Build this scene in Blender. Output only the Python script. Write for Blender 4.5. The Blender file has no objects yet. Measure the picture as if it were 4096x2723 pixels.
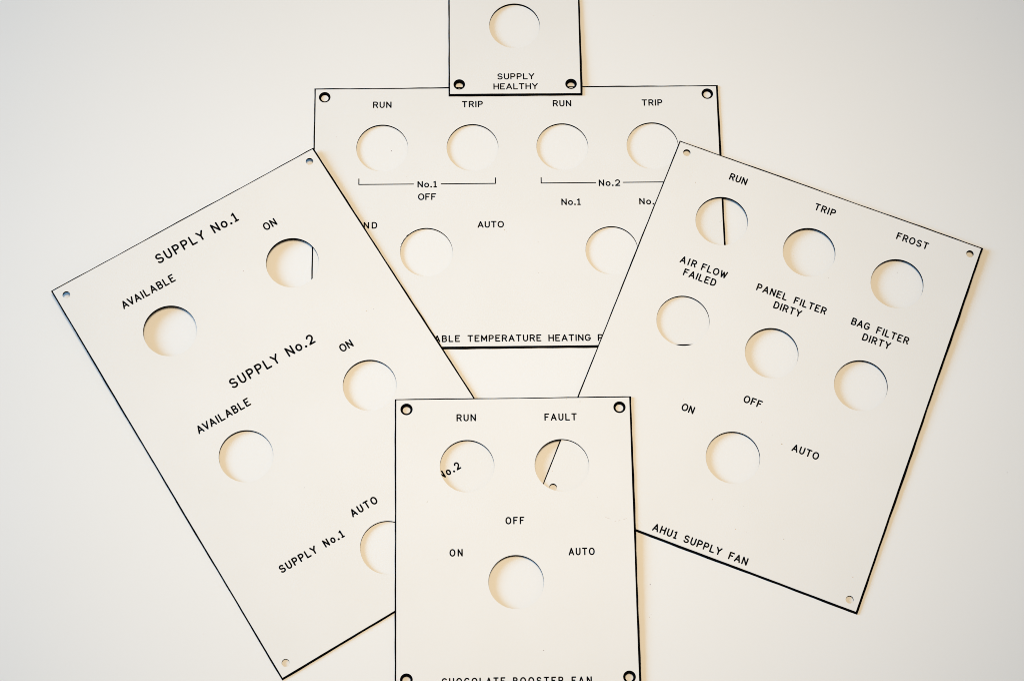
import bpy, math, random
from mathutils import Vector, Matrix
from mathutils.geometry import delaunay_2d_cdt

MM = 0.001
sc = bpy.context.scene
COL = sc.collection

# ------------------------------------------------------------------ camera
cd = bpy.data.cameras.new('camera')
cam = bpy.data.objects.new('camera', cd)
COL.objects.link(cam)
cd.sensor_width = 36.0
cd.lens = 83.569
cd.clip_start = 0.05
cd.clip_end = 50.0
R_ = Vector((0.99960530, 0.02626125, 0.00997928))
U_ = Vector((-0.02809340, 0.93441454, 0.35507778))
F_ = Vector((0.0, 0.35521798, -0.93478350))
m = Matrix((R_, U_, -F_)).transposed().to_4x4()
m.translation = Vector((0.0, -0.356316, 0.937673))
cam.matrix_world = m
sc.camera = cam

# ------------------------------------------------------------------ world and lamps
w = bpy.data.worlds.new('World')
sc.world = w
w.use_nodes = True
bg = w.node_tree.nodes['Background']
bg.inputs[0].default_value = (1.0, 0.76, 0.48, 1)      # dim warm room
bg.inputs[1].default_value = 0.085

def lamp(name, loc, target, radius, cone, power, col):
    ld = bpy.data.lights.new(name, 'SPOT')
    ld.shadow_soft_size = radius
    ld.spot_size = math.radians(cone)
    ld.spot_blend = 1.0
    ld.energy = power
    ld.color = col
    o = bpy.data.objects.new(name, ld)
    COL.objects.link(o)
    o.location = loc
    o.rotation_euler = (Vector(target) - Vector(loc)).to_track_quat('-Z', 'Y').to_euler()
    return o

# cool soft light from the window side on the left, warm lamp above and behind the photographer
lamp('window_light', (-1.58, 0.03, 0.98), (0.0, 0.0, 0.0), 0.52, 40.0, 184.0, (0.22, 0.568, 0.985))
lamp('ceiling_light', (0.0, -0.14, 1.25), (-0.02, 0.02, 0.0), 0.18, 43.5, 62.5, (0.99, 0.792, 0.535))

sc.cycles.filter_width = 0.9
sc.view_settings.view_transform = 'Standard'
sc.view_settings.look = 'None'
sc.view_settings.exposure = 0.0
sc.view_settings.gamma = 1.0

# ------------------------------------------------------------------ materials
def mat(name, base, rough=0.5, spec=0.3, mottling=0.0, scale=40.0, bump=0.0, bscale=900.0):
    mt = bpy.data.materials.new(name)
    mt.use_nodes = True
    nt = mt.node_tree
    b = nt.nodes['Principled BSDF']
    b.inputs['Base Color'].default_value = (*base, 1)
    b.inputs['Roughness'].default_value = rough
    b.inputs['Specular IOR Level'].default_value = spec
    tc = nt.nodes.new('ShaderNodeTexCoord')
    if mottling:
        n1 = nt.nodes.new('ShaderNodeTexNoise')
        n1.inputs['Scale'].default_value = scale
        n1.inputs['Detail'].default_value = 5
        nt.links.new(tc.outputs['Object'], n1.inputs['Vector'])
        rp = nt.nodes.new('ShaderNodeValToRGB')
        rp.color_ramp.elements[0].position = 0.3
        rp.color_ramp.elements[1].position = 0.7
        k = 1.0 - mottling
        rp.color_ramp.elements[0].color = (base[0]*k, base[1]*k*0.997, base[2]*k*0.985, 1)
        rp.color_ramp.elements[1].color = (*base, 1)
        nt.links.new(n1.outputs['Fac'], rp.inputs['Fac'])
        nt.links.new(rp.outputs['Color'], b.inputs['Base Color'])
    if bump:
        n2 = nt.nodes.new('ShaderNodeTexNoise')
        n2.inputs['Scale'].default_value = bscale
        n2.inputs['Detail'].default_value = 3
        nt.links.new(tc.outputs['Object'], n2.inputs['Vector'])
        bp = nt.nodes.new('ShaderNodeBump')
        bp.inputs['Strength'].default_value = bump
        bp.inputs['Distance'].default_value = 0.0001
        nt.links.new(n2.outputs['Fac'], bp.inputs['Height'])
        nt.links.new(bp.outputs['Normal'], b.inputs['Normal'])
    return mt

M_IVORY = mat('ivory_laminate', (0.80, 0.79, 0.774), 0.55, 0.25, 0.018, 28.0, 0.25, 1500.0)
M_BLACK = mat('black_core', (0.0025, 0.0025, 0.003), 0.9, 0.0)
M_TABLE = mat('white_table', (0.82, 0.813, 0.803), 0.6, 0.2, 0.012, 9.0, 0.2, 700.0)
M_BROWN = mat('brown_speck', (0.20, 0.11, 0.07), 0.8, 0.1)
M_TAN = mat('tan_speck', (0.50, 0.38, 0.25), 0.8, 0.1)
M_ORANGE = mat('orange_speck', (0.55, 0.28, 0.08), 0.8, 0.1)
M_SCUFF = mat('scuff_mark', (0.66, 0.58, 0.52), 0.8, 0.1)
M_PINK = mat('pink_speck', (0.58, 0.44, 0.38), 0.8, 0.1)
SPK = {'b': M_BROWN, 't': M_TAN, 'o': M_ORANGE, 'p': M_PINK}

# ------------------------------------------------------------------ helpers
def build_mesh(name, verts, faces, material, parent=None):
    me = bpy.data.meshes.new(name)
    me.from_pydata([(a*MM, b*MM, c*MM) for a, b, c in verts], [], faces)
    me.materials.append(material)
    me.update()
    o = bpy.data.objects.new(name, me)
    COL.objects.link(o)
    if parent is not None:
        o.parent = parent
    return o

def circle(cx, cy, r, n=96, wob=0.0, seed=0):
    rg = random.Random(seed)
    ph = [rg.uniform(0, 6.28) for _ in range(5)]
    out = []
    for i in range(n):
        a = 2*math.pi*i/n
        d = wob*sum(math.sin((k+2)*a+ph[k])/(k+1.0) for k in range(5))
        out.append((cx+(r+d)*math.cos(a), cy+(r+d)*math.sin(a)))
    return out

def cdt(polys):
    """polys: list of (tag, [(x,y)...]); gives verts and [(tri, set(tags))]"""
    V, Fc = [], []
    for tag, p in polys:
        a = sum(p[i-1][0]*p[i][1]-p[i][0]*p[i-1][1] for i in range(len(p)))
        q = p if a > 0 else p[::-1]
        Fc.append(list(range(len(V), len(V)+len(q))))
        V += [Vector(c) for c in q]
    vo, eo, fo, ov, oe, of = delaunay_2d_cdt(V, [], Fc, 0, 1e-4, True)
    return [(v[0], v[1]) for v in vo], [(tuple(f), {polys[i][0] for i in ids}) for f, ids in zip(fo, of)]

def sheet(vo, tris, z, wall_to=None):
    """flat sheet of triangles at z, with walls hanging from its borders"""
    idx, verts, faces = {}, [], []
    def vi(i):
        if i not in idx:
            idx[i] = len(verts); verts.append((vo[i][0], vo[i][1], z))
        return idx[i]
    edges = {}
    for t in tris:
        (ax, ay), (bx, by), (cx, cy) = vo[t[0]], vo[t[1]], vo[t[2]]
        if (bx-ax)*(cy-ay)-(by-ay)*(cx-ax) < 0:
            t = t[::-1]
        faces.append([vi(i) for i in t])
        for a, b in ((t[0], t[1]), (t[1], t[2]), (t[2], t[0])):
            edges[(a, b)] = 1
    if wall_to is not None:
        low = {}
        def lo(i):
            if i not in low:
                low[i] = len(verts); verts.append((vo[i][0], vo[i][1], wall_to))
            return low[i]
        for (a, b) in list(edges):
            if (b, a) not in edges:
                faces.append([vi(b), vi(a), lo(a), lo(b)])
    return verts, faces

# ------------------------------------------------------------------ single-line engraving alphabet
def arc(cx, cy, rx, ry, a0, a1, n=10):
    return [(cx+rx*math.cos(math.radians(a0+(a1-a0)*i/n)), cy+ry*math.sin(math.radians(a0+(a1-a0)*i/n))) for i in range(n+1)]

def oval(w, h, n=12):
    r = w/2
    if h > w*1.02:
        s = (h-w)/2*0.75; ry = h/2-s
        a = arc(r, h/2+s, r, ry, 0, 180, n)+arc(r, h/2-s, r, ry, 180, 360, n)
    else:
        a = arc(r, h/2, r, h/2, 0, 180, n)+arc(r, h/2, r, h/2, 180, 360, n)
    k = len(a)//2
    return [a[:k+1], a[k:]+[a[0]]]

def glyph(c):
    """(width, strokes) for a capital one unit tall"""
    if c == 'A': return .80, [[(0, 0), (.40, 1), (.80, 0)], [(.13, .31), (.67, .31)]]
    if c == 'B': return .64, [[(0, 0), (0, 1)], [(0, 1), (.36, 1)]+arc(.36, .765, .235, .235, 90, -90)+[(0, .53)], [(.36, .53)]+arc(.375, .265, .265, .265, 90, -90)+[(0, 0)]]
    if c == 'C': return .74, [arc(.40, .60, .40, .40, 40, 180)+arc(.40, .40, .40, .40, 180, 320)]
    if c == 'D': return .70, [[(0, 0), (0, 1)], [(0, 1), (.30, 1)]+arc(.30, .60, .40, .40, 90, 0)+arc(.30, .40, .40, .40, 0, -90)+[(0, 0)]]
    if c == 'E': return .62, [[(.62, 1), (0, 1), (0, 0), (.62, 0)], [(0, .53), (.46, .53)]]
    if c == 'F': return .62, [[(.62, 1), (0, 1), (0, 0)], [(0, .53), (.46, .53)]]
    if c == 'G': return .76, [arc(.39, .60, .39, .40, 35, 180)+arc(.39, .40, .39, .40, 180, 360)+[(.78, .46)], [(.78, .46), (.46, .46)]]
    if c == 'H': return .70, [[(0, 0), (0, 1)], [(.70, 0), (.70, 1)], [(0, .53), (.70, .53)]]
    if c == 'I': return .0, [[(0, 0), (0, 1)]]
    if c == 'L': return .58, [[(0, 1), (0, 0), (.58, 0)]]
    if c == 'M': return .80, [[(0, 0), (0, 1), (.40, .25), (.80, 1), (.80, 0)]]
    if c == 'N': return .70, [[(0, 0), (0, 1), (.70, 0), (.70, 1)]]
    if c == 'O': return .84, oval(.84, 1)
    if c == 'P': return .64, [[(0, 0), (0, 1)], [(0, 1), (.37, 1)]+arc(.37, .73, .27, .27, 90, -90)+[(0, .46)]]
    if c == 'R': return .66, [[(0, 0), (0, 1)], [(0, 1), (.39, 1)]+arc(.39, .74, .27, .26, 90, -90)+[(0, .48)], [(.38, .48), (.66, 0)]]
    if c == 'S': return .68, [arc(.34, .745, .31, .255, 25, 180, 8)+arc(.34, .745, .31, .235, 180, 262, 5)+[(.42, .49)]+arc(.35, .27, .33, .235, 68, 0, 5)+arc(.34, .265, .34, .265, 0, -155, 9)]
    if c == 'T': return .72, [[(0, 1), (.72, 1)], [(.36, 1), (.36, 0)]]
    if c == 'U': return .66, [[(0, 1), (0, .33)]+arc(.33, .33, .33, .33, 180, 360)+[(.66, 1)]]
    if c == 'V': return .76, [[(0, 1), (.38, 0), (.76, 1)]]
    if c == 'W': return 1.0, [[(0, 1), (.25, 0), (.50, .85), (.75, 0), (1.0, 1)]]
    if c == 'Y': return .74, [[(0, 1), (.37, .48), (.74, 1)], [(.37, .48), (.37, 0)]]
    if c == 'o': return .60, oval(.62, .68)
    if c == '.': return .04, [[(.0, .02), (.04, .02)]]
    if c == '1': return .40, [[(.0, .86), (.12, .88), (.22, 1), (.22, 0)], [(.02, 0), (.42, 0)]]
    if c == '2': return .66, [arc(.32, .70, .32, .30, 165, 0, 9)+[(.62, .56), (.50, .40), (.0, .0)], [(0, 0), (.66, 0)]]
    if c == ' ': return .36, []
    raise KeyError(c)

def ribbon(p, s):
    """outline of one smooth stroke with round ends"""
    r = s/2
    L, Rr = [], []
    n = len(p)
    for i in range(n):
        a = p[max(i-1, 0)]; b = p[min(i+1, n-1)]
        dx, dy = b[0]-a[0], b[1]-a[1]
        q = math.hypot(dx, dy) or 1
        nx, ny = -dy/q, dx/q
        L.append((p[i][0]+nx*r, p[i][1]+ny*r)); Rr.append((p[i][0]-nx*r, p[i][1]-ny*r))
    def cap(c, d):
        a0 = math.atan2(d[1], d[0])
        return [(c[0]+r*math.cos(a0+t), c[1]+r*math.sin(a0+t)) for t in (-1.05, -.52, 0, .52, 1.05)]
    d1 = (p[-1][0]-p[-2][0], p[-1][1]-p[-2][1]); d0 = (p[0][0]-p[1][0], p[0][1]-p[1][1])
    return Rr + cap(p[-1], d1) + L[::-1] + cap(p[0], d0)

def split(poly):
    out, cur = [], [poly[0]]
    pts = [poly[0]]
    for q in poly[1:]:
        if math.hypot(q[0]-pts[-1][0], q[1]-pts[-1][1]) > 1e-3:
            pts.append(q)
    cur = [pts[0]]
    for i in range(1, len(pts)):
        cur.append(pts[i])
        if i < len(pts)-1:
            a = math.atan2(pts[i][1]-pts[i-1][1], pts[i][0]-pts[i-1][0])
            b = math.atan2(pts[i+1][1]-pts[i][1], pts[i+1][0]-pts[i][0])
            if abs((b-a+math.pi) % (2*math.pi)-math.pi) > 0.75:
                out.append(cur); cur = [pts[i]]
    out.append(cur)
    return out

KERN = {'AV': -.14, 'VA': -.14, 'LY': -.06, 'FA': -.05, 'TY': -.03, 'AT': -.05, 'LT': -.04, 'No': -.03}

def word(txt, x0, x1, y, cap, s, ws):
    """x0..x1 and y are outer extents of the cut; gives stroke outlines"""
    c = cap-s
    ws_ = [glyph(ch)[0]*c*ws for ch in txt]
    kern = [KERN.get(txt[i:i+2], 0)*c for i in range(len(txt))]
    gap = ((x1-x0-s)-sum(ws_)-sum(kern))/max(len(txt)-1, 1)
    x = x0+s/2
    res = []
    for ch, wd, kr in zip(txt, ws_, kern):
        for st in glyph(ch)[1]:
            pts = [(x+px*c*ws, y+s/2+py*c) for px, py in st]
            if ch == '.':
                res.append([(x+wd/2+0.72*s*math.cos(k*math.pi/5), y+0.62*s+0.72*s*math.sin(k*math.pi/5)) for k in range(10)])
                continue
            for piece in split(pts):
                res.append(ribbon(piece, s))
        x += wd+gap+kr
    return res

# ------------------------------------------------------------------ the engraved plates
THICK, SKIN = 1.3, 0.10

def outline(w, h, seed, wob=0.02, step=2.5):
    rg = random.Random(seed)
    pts, nrm = [], []
    cs = [(-w/2, -h/2), (w/2, -h/2), (w/2, h/2), (-w/2, h/2)]
    for k in range(4):
        a, b = cs[k], cs[(k+1) % 4]
        L = math.hypot(b[0]-a[0], b[1]-a[1]); n = int(L/step)
        ux, uy = (b[0]-a[0])/L, (b[1]-a[1])/L
        p1, p2, p3 = rg.uniform(0, 6), rg.uniform(0, 6), rg.uniform(0, 6)
        for i in range(n):
            t = i/n*L
            d = 0 if i == 0 else wob*(math.sin(t*.11+p1)+.6*math.sin(t*.37+p2)+.5*math.sin(t*1.1+p3))
            pts.append((a[0]+ux*t+uy*d, a[1]+uy*t-ux*d)); nrm.append((k, i))
    return pts, nrm

def plate(label, origin, ex, ey, size, bev, holes, screws, texts, extra_strokes, specks, sink, seed, fit, bowed=False):
    """bev = bevel widths (south, east, north, west) in mm; origin is on the face, mm"""
    ex = Vector(ex).normalized(); ey = Vector(ey).normalized(); ez = ex.cross(ey)
    mtx = Matrix((ex, ey, ez)).transposed().to_4x4()
    mtx.translation = (Vector(origin)-ez*THICK)*MM
    root = bpy.data.objects.new('engraved_plate', None)
    root.empty_display_size = 0.02
    COL.objects.link(root)
    root.matrix_world = mtx
    root['label'] = label
    root['category'] = 'engraved plate'
    root['group'] = 'engraved control panel plates laid over one another'
    W, H = size
    bs, be, bn, bw = bev
    fw, fh = W-be-bw, H-bs-bn
    fcx, fcy = (bw-be)/2, (bs-bn)/2
    T = THICK
    gx, gy, ty = fit
    strips = []
    def lift(x, y):
        # the long plate is slightly bowed: its far end curls up off the table
        if not bowed:
            return 0.0
        t = max(y+20.0, 0.0)
        u = min(t, 60.0)
        return .0002*(u*u+120*(t-u))*(1-.22*x/64)
    if bowed:
        strips = [('strip', [(-90, -20+6*i), (90, -20+6*i), (90, -14+6*i), (-90, -14+6*i)]) for i in range(0, 22, 2)]
    def build(name, v, f, mt, par):
        return build_mesh(name, [(a, b, c+lift(a, b)) for a, b, c in v], f, mt, par)
    fx = lambda x: x*gx
    fy = lambda y: y*gy+ty
    holes = [(fx(a), fy(b), c) for a, b, c in holes]
    screws = [(fx(a), fy(b)) for a, b in screws]
    specks = [(fx(a), fy(b), c, e) for a, b, c, e in specks]
    face, tags = outline(fw, fh, seed)
    face = [(x+fcx, y+fcy) for x, y in face]
    # outer outline of the bevel, same vertex count
    outer = []
    rg = random.Random(seed+50)
    ph = [rg.uniform(0, 6) for _ in range(8)]
    for (x, y), (k, i) in zip(face, tags):
        v = 1+0.10*math.sin(.09*(x+y)+ph[k])+.06*math.sin(.5*(x-y)+ph[k+4])
        if i == 0:
            dx, dy = [(-bw, -bs), (be, -bs), (be, bn), (-bw, bn)][k]
        else:
            dx, dy = [(0, -bs*v), (be*v, 0), (0, bn*v), (-bw*v, 0)][k]
        outer.append((x+dx, y+dy))
    hole_loops = [circle(hx, hy, 11.25, 120, wob, seed*7+j) for j, (hx, hy, wob) in enumerate(holes)]
    screw_r = 2.55 if sink else 1.6
    screw_loops = [circle(sx, sy, screw_r, 40) for sx, sy in screws]
    strokes = []
    for ti, t in enumerate(texts):
        for wd in t[1]:
            for pl in word(wd[0], fx(wd[1]), fx(wd[2]), fy(wd[3]), *wd[4:]):
                strokes.append((('t', ti), pl))
    for bi, (nm, lines, s) in enumerate(extra_strokes):
        for ln in lines:
            for piece in split([(fx(a), fy(b)) for a, b in ln]):
                strokes.append((('x', bi), ribbon(piece, s)))
    base = [('plate', face)] + [('hole', h) for h in hole_loops] + [('screw', h) for h in screw_loops]
    vo, tr = cdt(base + strips + strokes)
    skin, cuts = [], {}
    for f, tg in tr:
        if 'plate' not in tg or 'hole' in tg or 'screw' in tg:
            continue
        c = [g for g in tg if isinstance(g, tuple)]
        if c:
            cuts.setdefault(c[0], []).append(f)
        else:
            skin.append(f)
    v, f = sheet(vo, skin, T, T-SKIN)
    build('face_layer', v, f, M_IVORY, root)
    # black core showing at bevels, holes and cuts
    v, f = [], []
    def add(vv, ff):
        o = len(v); v.extend(vv); f.extend([[i+o for i in q] for q in ff])
    vo2, tr2 = cdt(base + strips)
    add(*sheet(vo2, [q for q, tg in tr2 if 'plate' in tg and 'hole' not in tg and 'screw' not in tg], T-SKIN-0.004))
    n = len(face)
    zb = T-SKIN-0.45
    ring = [(x, y, T-SKIN-0.004) for x, y in face]+[(x, y, zb) for x, y in outer]+[(x, y, 0) for x, y in outer]
    ff = []
    for i in range(n):
        j = (i+1) % n
        ff += [[i, n+i, n+j, j], [n+i, 2*n+i, 2*n+j, n+j]]
    add(ring, ff)
    lows = hole_loops + [circle(sx, sy, 1.62, 40) for sx, sy in screws]
    vo3, tr3 = cdt([('plate', outer)]+[('hole', h) for h in lows] + strips)
    sv, sf = sheet(vo3, [q for q, tg in tr3 if 'plate' in tg and 'hole' not in tg], 0.0)
    add(sv, [q[::-1] for q in sf])
    for k, lp in enumerate(lows):
        top = T-SKIN-0.004
        if k >= len(hole_loops):
            top = T-0.8 if sink else T-SKIN-0.004
        n2 = len(lp)
        add([(x, y, top) for x, y in lp]+[(x, y, 0) for x, y in lp], [[i, (i+1) % n2, n2+(i+1) % n2, n2+i][::-1] for i in range(n2)])
    build('core', v, f, M_BLACK, root)
    if sink:
        for sx, sy in screws:
            a, b = circle(sx, sy, 2.55, 40), circle(sx, sy, 1.6, 40)
            vv = [(x, y, T-0.002) for x, y in a]+[(x, y, T-0.8) for x, y in b]+[(x, y, T-0.9) for x, y in b]
            ff = [[i, (i+1) % 40, 40+(i+1) % 40, 40+i][::-1] for i in range(40)]+[[40+i, 40+(i+1) % 40, 80+(i+1) % 40, 80+i][::-1] for i in range(40)]
            build('countersink', vv, ff, M_BLACK, root)
    for key in sorted(cuts, key=str):
        v, f = sheet(vo, cuts[key], T-0.07, T-SKIN)
        if key[0] == 't':
            o = build('lettering', v, f, M_BLACK, root)
            o['label'] = 'black engraved lettering reading ' + texts[key[1]][0]
        else:
            o = build(extra_strokes[key[1]][0], v, f, M_BLACK, root)
    rg = random.Random(seed+9)
    for sx, sy, r, c in specks:
        speck(sx, sy, T+lift(sx, sy), r, c, rg, root)
    return root

def speck(sx, sy, z, r, c, rg, parent):
    n = 9
    a0 = rg.uniform(0, 6)
    el = rg.uniform(1.0, 1.8) if c in 'tp' else rg.uniform(1.0, 1.25)
    ring = []
    for i in range(n):
        a = 2*math.pi*i/n
        q = r*rg.uniform(.65, 1.15)
        x, y = q*math.cos(a)*el, q*math.sin(a)/el
        ring.append((sx+x*math.cos(a0)-y*math.sin(a0), sy+x*math.sin(a0)+y*math.cos(a0), z+0.003))
    v = ring+[(sx, sy, z+0.05)]
    return build_mesh('speck', v, [[i, (i+1) % n, n] for i in range(n)], SPK[c], parent)

# ---- table top ------------------------------------------------------
tv = [(-700, -560, -22), (700, -560, -22), (700, 620, -22), (-700, 620, -22), (-700, -560, 0), (700, -560, 0), (700, 620, 0), (-700, 620, 0)]
table = build_mesh('table_top', tv, [[3, 2, 1, 0], [4, 5, 6, 7], [0, 1, 5, 4], [1, 2, 6, 5], [2, 3, 7, 6], [3, 0, 4, 7]], M_TABLE)
table['kind'] = 'structure'
rg = random.Random(3)
for a in [(-54.68, 86.47, 0.21, 'b'), (163.71, 36.0, 0.18, 'b'), (158.17, 23.62, 0.13, 'p'), (58.93, -104.19, 0.21, 'b'), (58.62, -117.81, 0.13, 't'), (203.32, 159.31, 0.13, 'b'), (206.56, -52.24, 0.16, 'b'), (59.09, 156.46, 0.1, 'p'), (-120.92, -129.93, 0.13, 'p'), (59.33, -116.65, 0.11, 'p')]:
    speck(a[0], a[1], 0, a[2], a[3], rg, table)

# ---- wide plate flat on the table, under all the others ------------
S = 0.58; CM = 3.17
m_text = [
    ('RUN', [('RUN', -62.62, -54.5, 51.1, CM, S, 1)]), ('TRIP', [('TRIP', -23.88, -14.72, 51.05, CM, S, 1)]),
    ('RUN', [('RUN', 15.74, 23.82, 51.08, CM, S, 1)]), ('TRIP', [('TRIP', 54.51, 63.61, 51.06, CM, S, 1)]),
    ('No.1', [('No.1', -43.26, -34.87, 12.7, CM, S, 1)]), ('No.2', [('No.2', 34.75, 44.02, 12.62, CM, S, 1)]),
    ('OFF', [('OFF', -43.03, -35.23, 6.78, CM, S, 1)]), ('HAND', [('HAND', -73.4, -60.44, -6.44, CM, S, 1)]),
    ('AUTO', [('AUTO', -17.63, -6.3, -6.5, CM, S, 1)]), ('No.1', [('No.1', 18.44, 26.78, 3.77, CM, S, 1)]),
    ('No.2', [('No.', 51.88, 58.3, 3.7, CM, S, 1), ('2', 59.6, 61.9, 3.7, CM, S, 1)]),
    ('ABLE TEMPERATURE HEATING P', [('ABLE', -36.32, -25.4, -58.88, 3.15, S, 1), ('TEMPERATURE', -22.35, 8.74, -58.92, 3.15, S, 1), ('HEATING', 11.63, 29.44, -59.0, 3.15, S, 1), ('P', 32.37, 35, -59.06, 3.15, S, 1)]),
]
m_lines = [
    ('bracket_line', [[(-68.44, 17.1), (-68.44, 14.45), (-44.95, 14.42)], [(-33.0, 14.40), (-9.66, 14.38), (-9.66, 17.0)]], 0.46),
    ('bracket_line', [[(10.0, 17.0), (10.0, 14.36), (33.45, 14.34)], [(45.3, 14.34), (68.4, 14.34), (68.4, 17.0)]], 0.46),
    ('burr', [[(-50.55, -15.2), (-50.3, -14.9)], [(-50.15, -13.7), (-49.75, -13.3), (-49.5, -12.6)], [(-49.3, -12.3), (-48.9, -11.3)], [(-47.9, -9.95), (-47.2, -9.35)]], 0.2),
]
plate('widest engraved plate lying flat under the others, with two rows of holes and bracket lines',
      (1.288, 57.652, 1.3), (0.999165, 0.040856, 0), (-0.040856, 0.999165, 0), (177.29, 122.45), (.72, .92, .82, .66),
      [(-58.5, 31.75, .012), (-19.42, 31.66, .012), (19.43, 31.67, .012), (58.55, 31.75, .012), (-39.45, -17.58, .02), (39.45, -17.58, .015)],
      [(-83.66, 56.6), (83.4, 56.75), (-83.6, -56.6), (83.5, -56.6)], m_text, m_lines,
      [(-61.59, 49.79, 0.1, 'p'), (-6.12, -7.46, 0.2, 't'), (-5.28, -8.29, 0.12, 't'), (-48.04, 18.0, 0.1, 'p'), (8.14, -13.42, 0.11, 'b'), (8.14, -27.62, 0.15, 't'), (9.52, -27.75, 0.12, 't'), (86.2, -4.93, 0.22, 'b'), (86.77, -4.28, 0.14, 't'), (-78.31, 37.35, 0.1, 'p')],
      True, 11, (1.0045, .997, .2))

# ---- small plate at the top, leaning on the wide one ---------------
plate('small square engraved plate with one hole above the words SUPPLY HEALTHY',
      (-2.676, 145.148, 2.005), (0.999235, 0.039097, 0), (-0.039086, 0.998981, -0.022583), (58.65, 62.35), (.58, .88, .80, .64),
      [(0, 3.08, .012)], [(-24.5, -26.1), (24.3, -26.2), (-24.5, 26.1), (24.3, 26.1)],
      [('SUPPLY', [('SUPPLY', -7.91, 8.37, -23.83, 3.1, .56, 1.08)]), ('HEALTHY', [('HEALTHY', -9.63, 9.79, -28.77, 3.1, .56, 1.08)])], [],
      [], True, 12, (1.005, 1, .145))

# ---- tall plate on the left, tilted anticlockwise ------------------
bs_, ss_ = .78, .67
plate('tall plate turned anticlockwise at the left, lettered SUPPLY No.1, SUPPLY No.2 and AVAILABLE',
      (-88.165, -31.465, 2.131), (0.834786, 0.550575, 0), (-0.550555, 0.834755, 0.008577), (127.94, 194.68), (.60, .78, .66, .54),
      [(-29.8, 55.52, .012), (29.33, 55.42, .012), (29.26, -8.86, .015), (-29.82, -8.75, .012), (-0.2, -72.86, .035)],
      [(-59.13, 92.05), (59.04, 92.2), (-59.17, -92.35), (59.1, -92.35)],
      [('SUPPLY No.1', [('SUPPLY', -19.3, 3.9, 84.0, 4.55, bs_, .92), ('No.1', 7.7, 19.75, 84.0, 4.55, bs_, .92)]),
       ('AVAILABLE', [('AVAILABLE', -41.64, -16.6, 73.8, 3.7, ss_, .88)]),
       ('ON', [('ON', 26.84, 32.78, 73.75, 3.7, ss_, .88)]),
       ('SUPPLY No.2', [('SUPPLY', -20.1, 3.1, 19.35, 4.55, bs_, .92), ('No.2', 6.9, 19.9, 19.35, 4.55, bs_, .92)]),
       ('AVAILABLE', [('AVAILABLE', -41.69, -16.79, 9.5, 3.7, ss_, .88)]),
       ('ON', [('ON', 26.77, 32.6, 9.5, 3.7, ss_, .88)]),
       ('AUTO', [('AUTO', -5.77, 6.51, -54.6, 3.5, ss_, .86)]),
       ('SUPPLY No.1', [('SUPPLY', -42.18, -25.0, -59.8, 3.5, ss_, .9), ('No.1', -21.6, -12.49, -59.8, 3.5, ss_, .82)]),
       ('SUPPLY No.2', [('SUPPLY', 12.8, 29.9, -59.85, 3.5, ss_, .9), ('No.2', 33.4, 43.08, -59.85, 3.5, ss_, .82)])], [],
      [(9.7, 63.0, 0.14, 'b'), (-19.6, 95.5, 0.16, 't'), (44.9, 20.4, 0.16, 't'), (47.98, 19.57, 0.1, 'b'), (-16.14, -33.13, 0.12, 'b'), (-0.8, 64.69, 0.09, 'p'), (2.75, 60.21, 0.08, 'p')],
      False, 13, (1.003, 1, .22), bowed=True)

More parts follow.
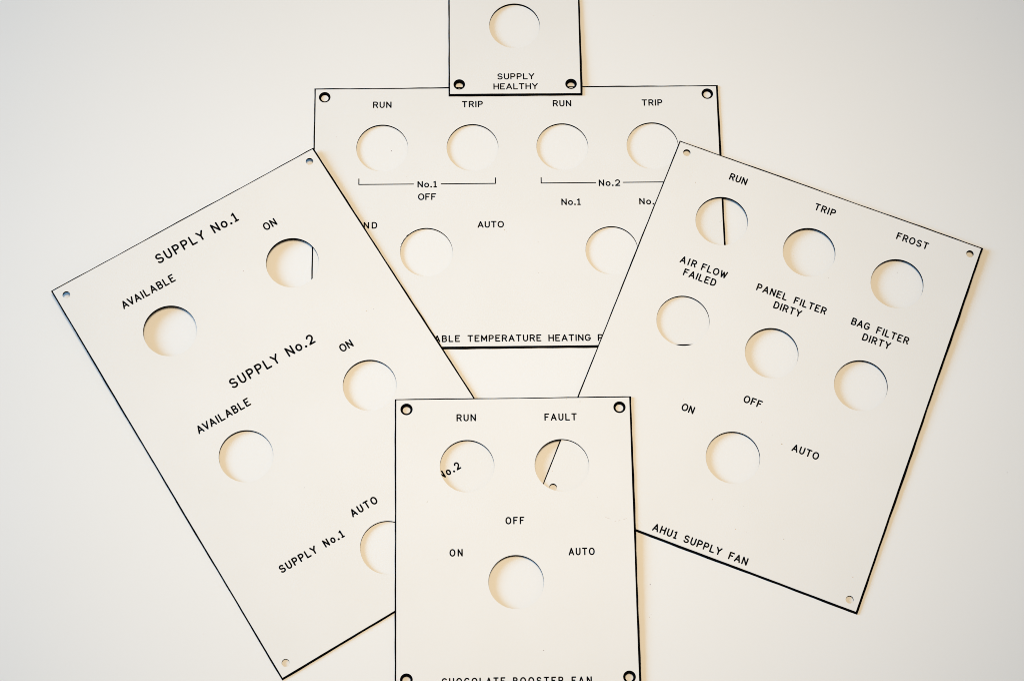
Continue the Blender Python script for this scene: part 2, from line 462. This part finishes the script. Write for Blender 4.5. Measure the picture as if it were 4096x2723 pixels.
# ---- plate on the right, tilted clockwise --------------------------
c2, s2, q2 = 3.4, .63, .90
plate('plate turned clockwise at the right, with seven holes and the words AHU1 SUPPLY FAN',
      (106.621, -10.270, 2.500), (0.941529, -0.336893, -0.0052), (0.336929, 0.941482, 0.0095), (138.21, 171.71), (.65, .92, .74, .56),
      [(-39.37, 56.9, .012), (0.14, 56.9, .012), (39.55, 56.95, .012), (-39.4, 7.49, .03), (0.18, 7.49, .03), (39.58, 7.48, .015), (0.2, -42.1, .02)],
      [(-64.1, 81.8), (64.3, 81.6), (64.1, -81.9), (-64.35, -81.5)],
      [('RUN', [('RUN', -43.07, -35.2, 76.45, c2, s2, q2)]), ('TRIP', [('TRIP', -4.42, 4.97, 76.55, c2, s2, q2)]), ('FROST', [('FROST', 32.65, 46.77, 76.5, c2, s2, q2)]),
       ('AIR FLOW', [('AIR', -49.83, -42.6, 32.1, c2, s2, q2), ('FLOW', -40.3, -28.83, 32.1, c2, s2, q2)]), ('FAILED', [('FAILED', -46.6, -32.05, 27.05, c2, s2, q2)]),
       ('PANEL FILTER', [('PANEL', -15.38, -1.7, 32.05, c2, s2, q2), ('FILTER', 1.3, 15.6, 32.05, c2, s2, q2)]), ('DIRTY', [('DIRTY', -6.06, 6.2, 27.0, c2, s2, q2)]),
       ('BAG FILTER', [('BAG', 26.92, 34.95, 32.05, c2, s2, q2), ('FILTER', 37.98, 52.24, 32.05, c2, s2, q2)]), ('DIRTY', [('DIRTY', 33.43, 45.7, 27.0, c2, s2, q2)]),
       ('ON', [('ON', -26.93, -21.48, -30.45, c2, s2, q2)]), ('OFF', [('OFF', -4.04, 3.94, -17.62, c2, s2, q2)]), ('AUTO', [('AUTO', 21.66, 33.22, -30.5, c2, s2, q2)]),
       ('AHU1 SUPPLY FAN', [('AHU1', -20.38, -9.81, -83.9, c2, s2, q2), ('SUPPLY', -6.98, 9.27, -83.9, c2, s2, q2), ('FAN', 12.49, 20.54, -83.95, c2, s2, q2)])], [],
      [(-67.06, -75.03, 0.11, 'o'), (-55.86, 69.84, 0.2, 't'), (-58.59, 71.94, 0.12, 't'), (11.5, 48.69, 0.12, 'b'), (65.98, 56.73, 0.11, 'o'), (17.11, -29.18, 0.22, 't'), (-1.55, -62.4, 0.16, 'o'), (-27.32, -25.47, 0.16, 'p'), (11.34, -60.39, 0.1, 'b'), (6.17, -23.03, 0.12, 'p'), (12.19, -27.06, 0.1, 'b'), (11.38, -70.95, 0.14, 'o'), (62.38, -72.45, 0.2, 'o'), (31.12, -67.71, 0.18, 't'), (15.92, -70.31, 0.1, 'p'), (21.69, 5.61, 0.16, 't')],
      False, 14, (1.0025, .9935, 0))

# ---- topmost plate, front centre -----------------------------------
c3, s3, q3 = 3.2, .58, .84
B = plate('topmost plate at the front centre, lettered RUN, FAULT and CHOCOLATE BOOSTER FAN',
      (3.746, -87.957, 3.046), (0.999087, 0.042715, 0.000439), (-0.042716, 0.998976, 0.014877), (98.46, 122.5), (.6, .88, .62, .62),
      [(-19.37, 32.0, .02), (19.55, 31.9, .015), (-0.05, -16.8, .035)],
      [(-44.2, 56.7), (44.0, 56.5), (-44.4, -55.9), (44.4, -56.0)],
      [('RUN', [('RUN', -23.57, -15.49, 51.2, c3, s3, .95)]), ('FAULT', [('FAULT', 12.78, 26.23, 51.0, c3, s3, .92)]),
       ('OFF', [('OFF', -4.0, 3.74, 7.12, c3, s3, q3)]), ('ON', [('ON', -26.87, -21.49, -6.0, c3, s3, q3)]), ('AUTO', [('AUTO', 21.37, 32.02, -6.15, c3, s3, q3)]),
       ('CHOCOLATE BOOSTER FAN', [('CHOCOLATE', -30.4, -5.01, -58.6, c3, s3, q3), ('BOOSTER', -2.02, 18.06, -58.65, c3, s3, q3), ('FAN', 21.27, 29.41, -58.7, c3, s3, q3)])], [],
      [(-35.87, 16.85, 0.18, 't'), (-35.54, 17.47, 0.14, 't'), (27.72, 59.46, 0.12, 't'), (27.7, 58.8, 0.12, 't'), (22.06, 60.3, 0.12, 't'), (10.49, -44.88, 0.18, 'b'), (-31.87, -7.19, 0.14, 'o'), (33.73, 18.13, 0.1, 'p')],
      True, 15, (1.004, 1.0077, -.58))

# faint scuffs near the right edge of the topmost plate
for pts in ([(36.85, 9.25), (37.76, 8.71), (38.97, 8.38)], [(40.6, 7.25), (41.2, 7.35)], [(42.1, 7.5), (42.9, 7.75)], [(44.15, 8.0), (45.59, 8.5)]):
    o = ribbon(pts, 0.13)
    build_mesh('scuff', [(x, y, THICK+0.004) for x, y in o], [list(range(len(o)))], M_SCUFF, B)
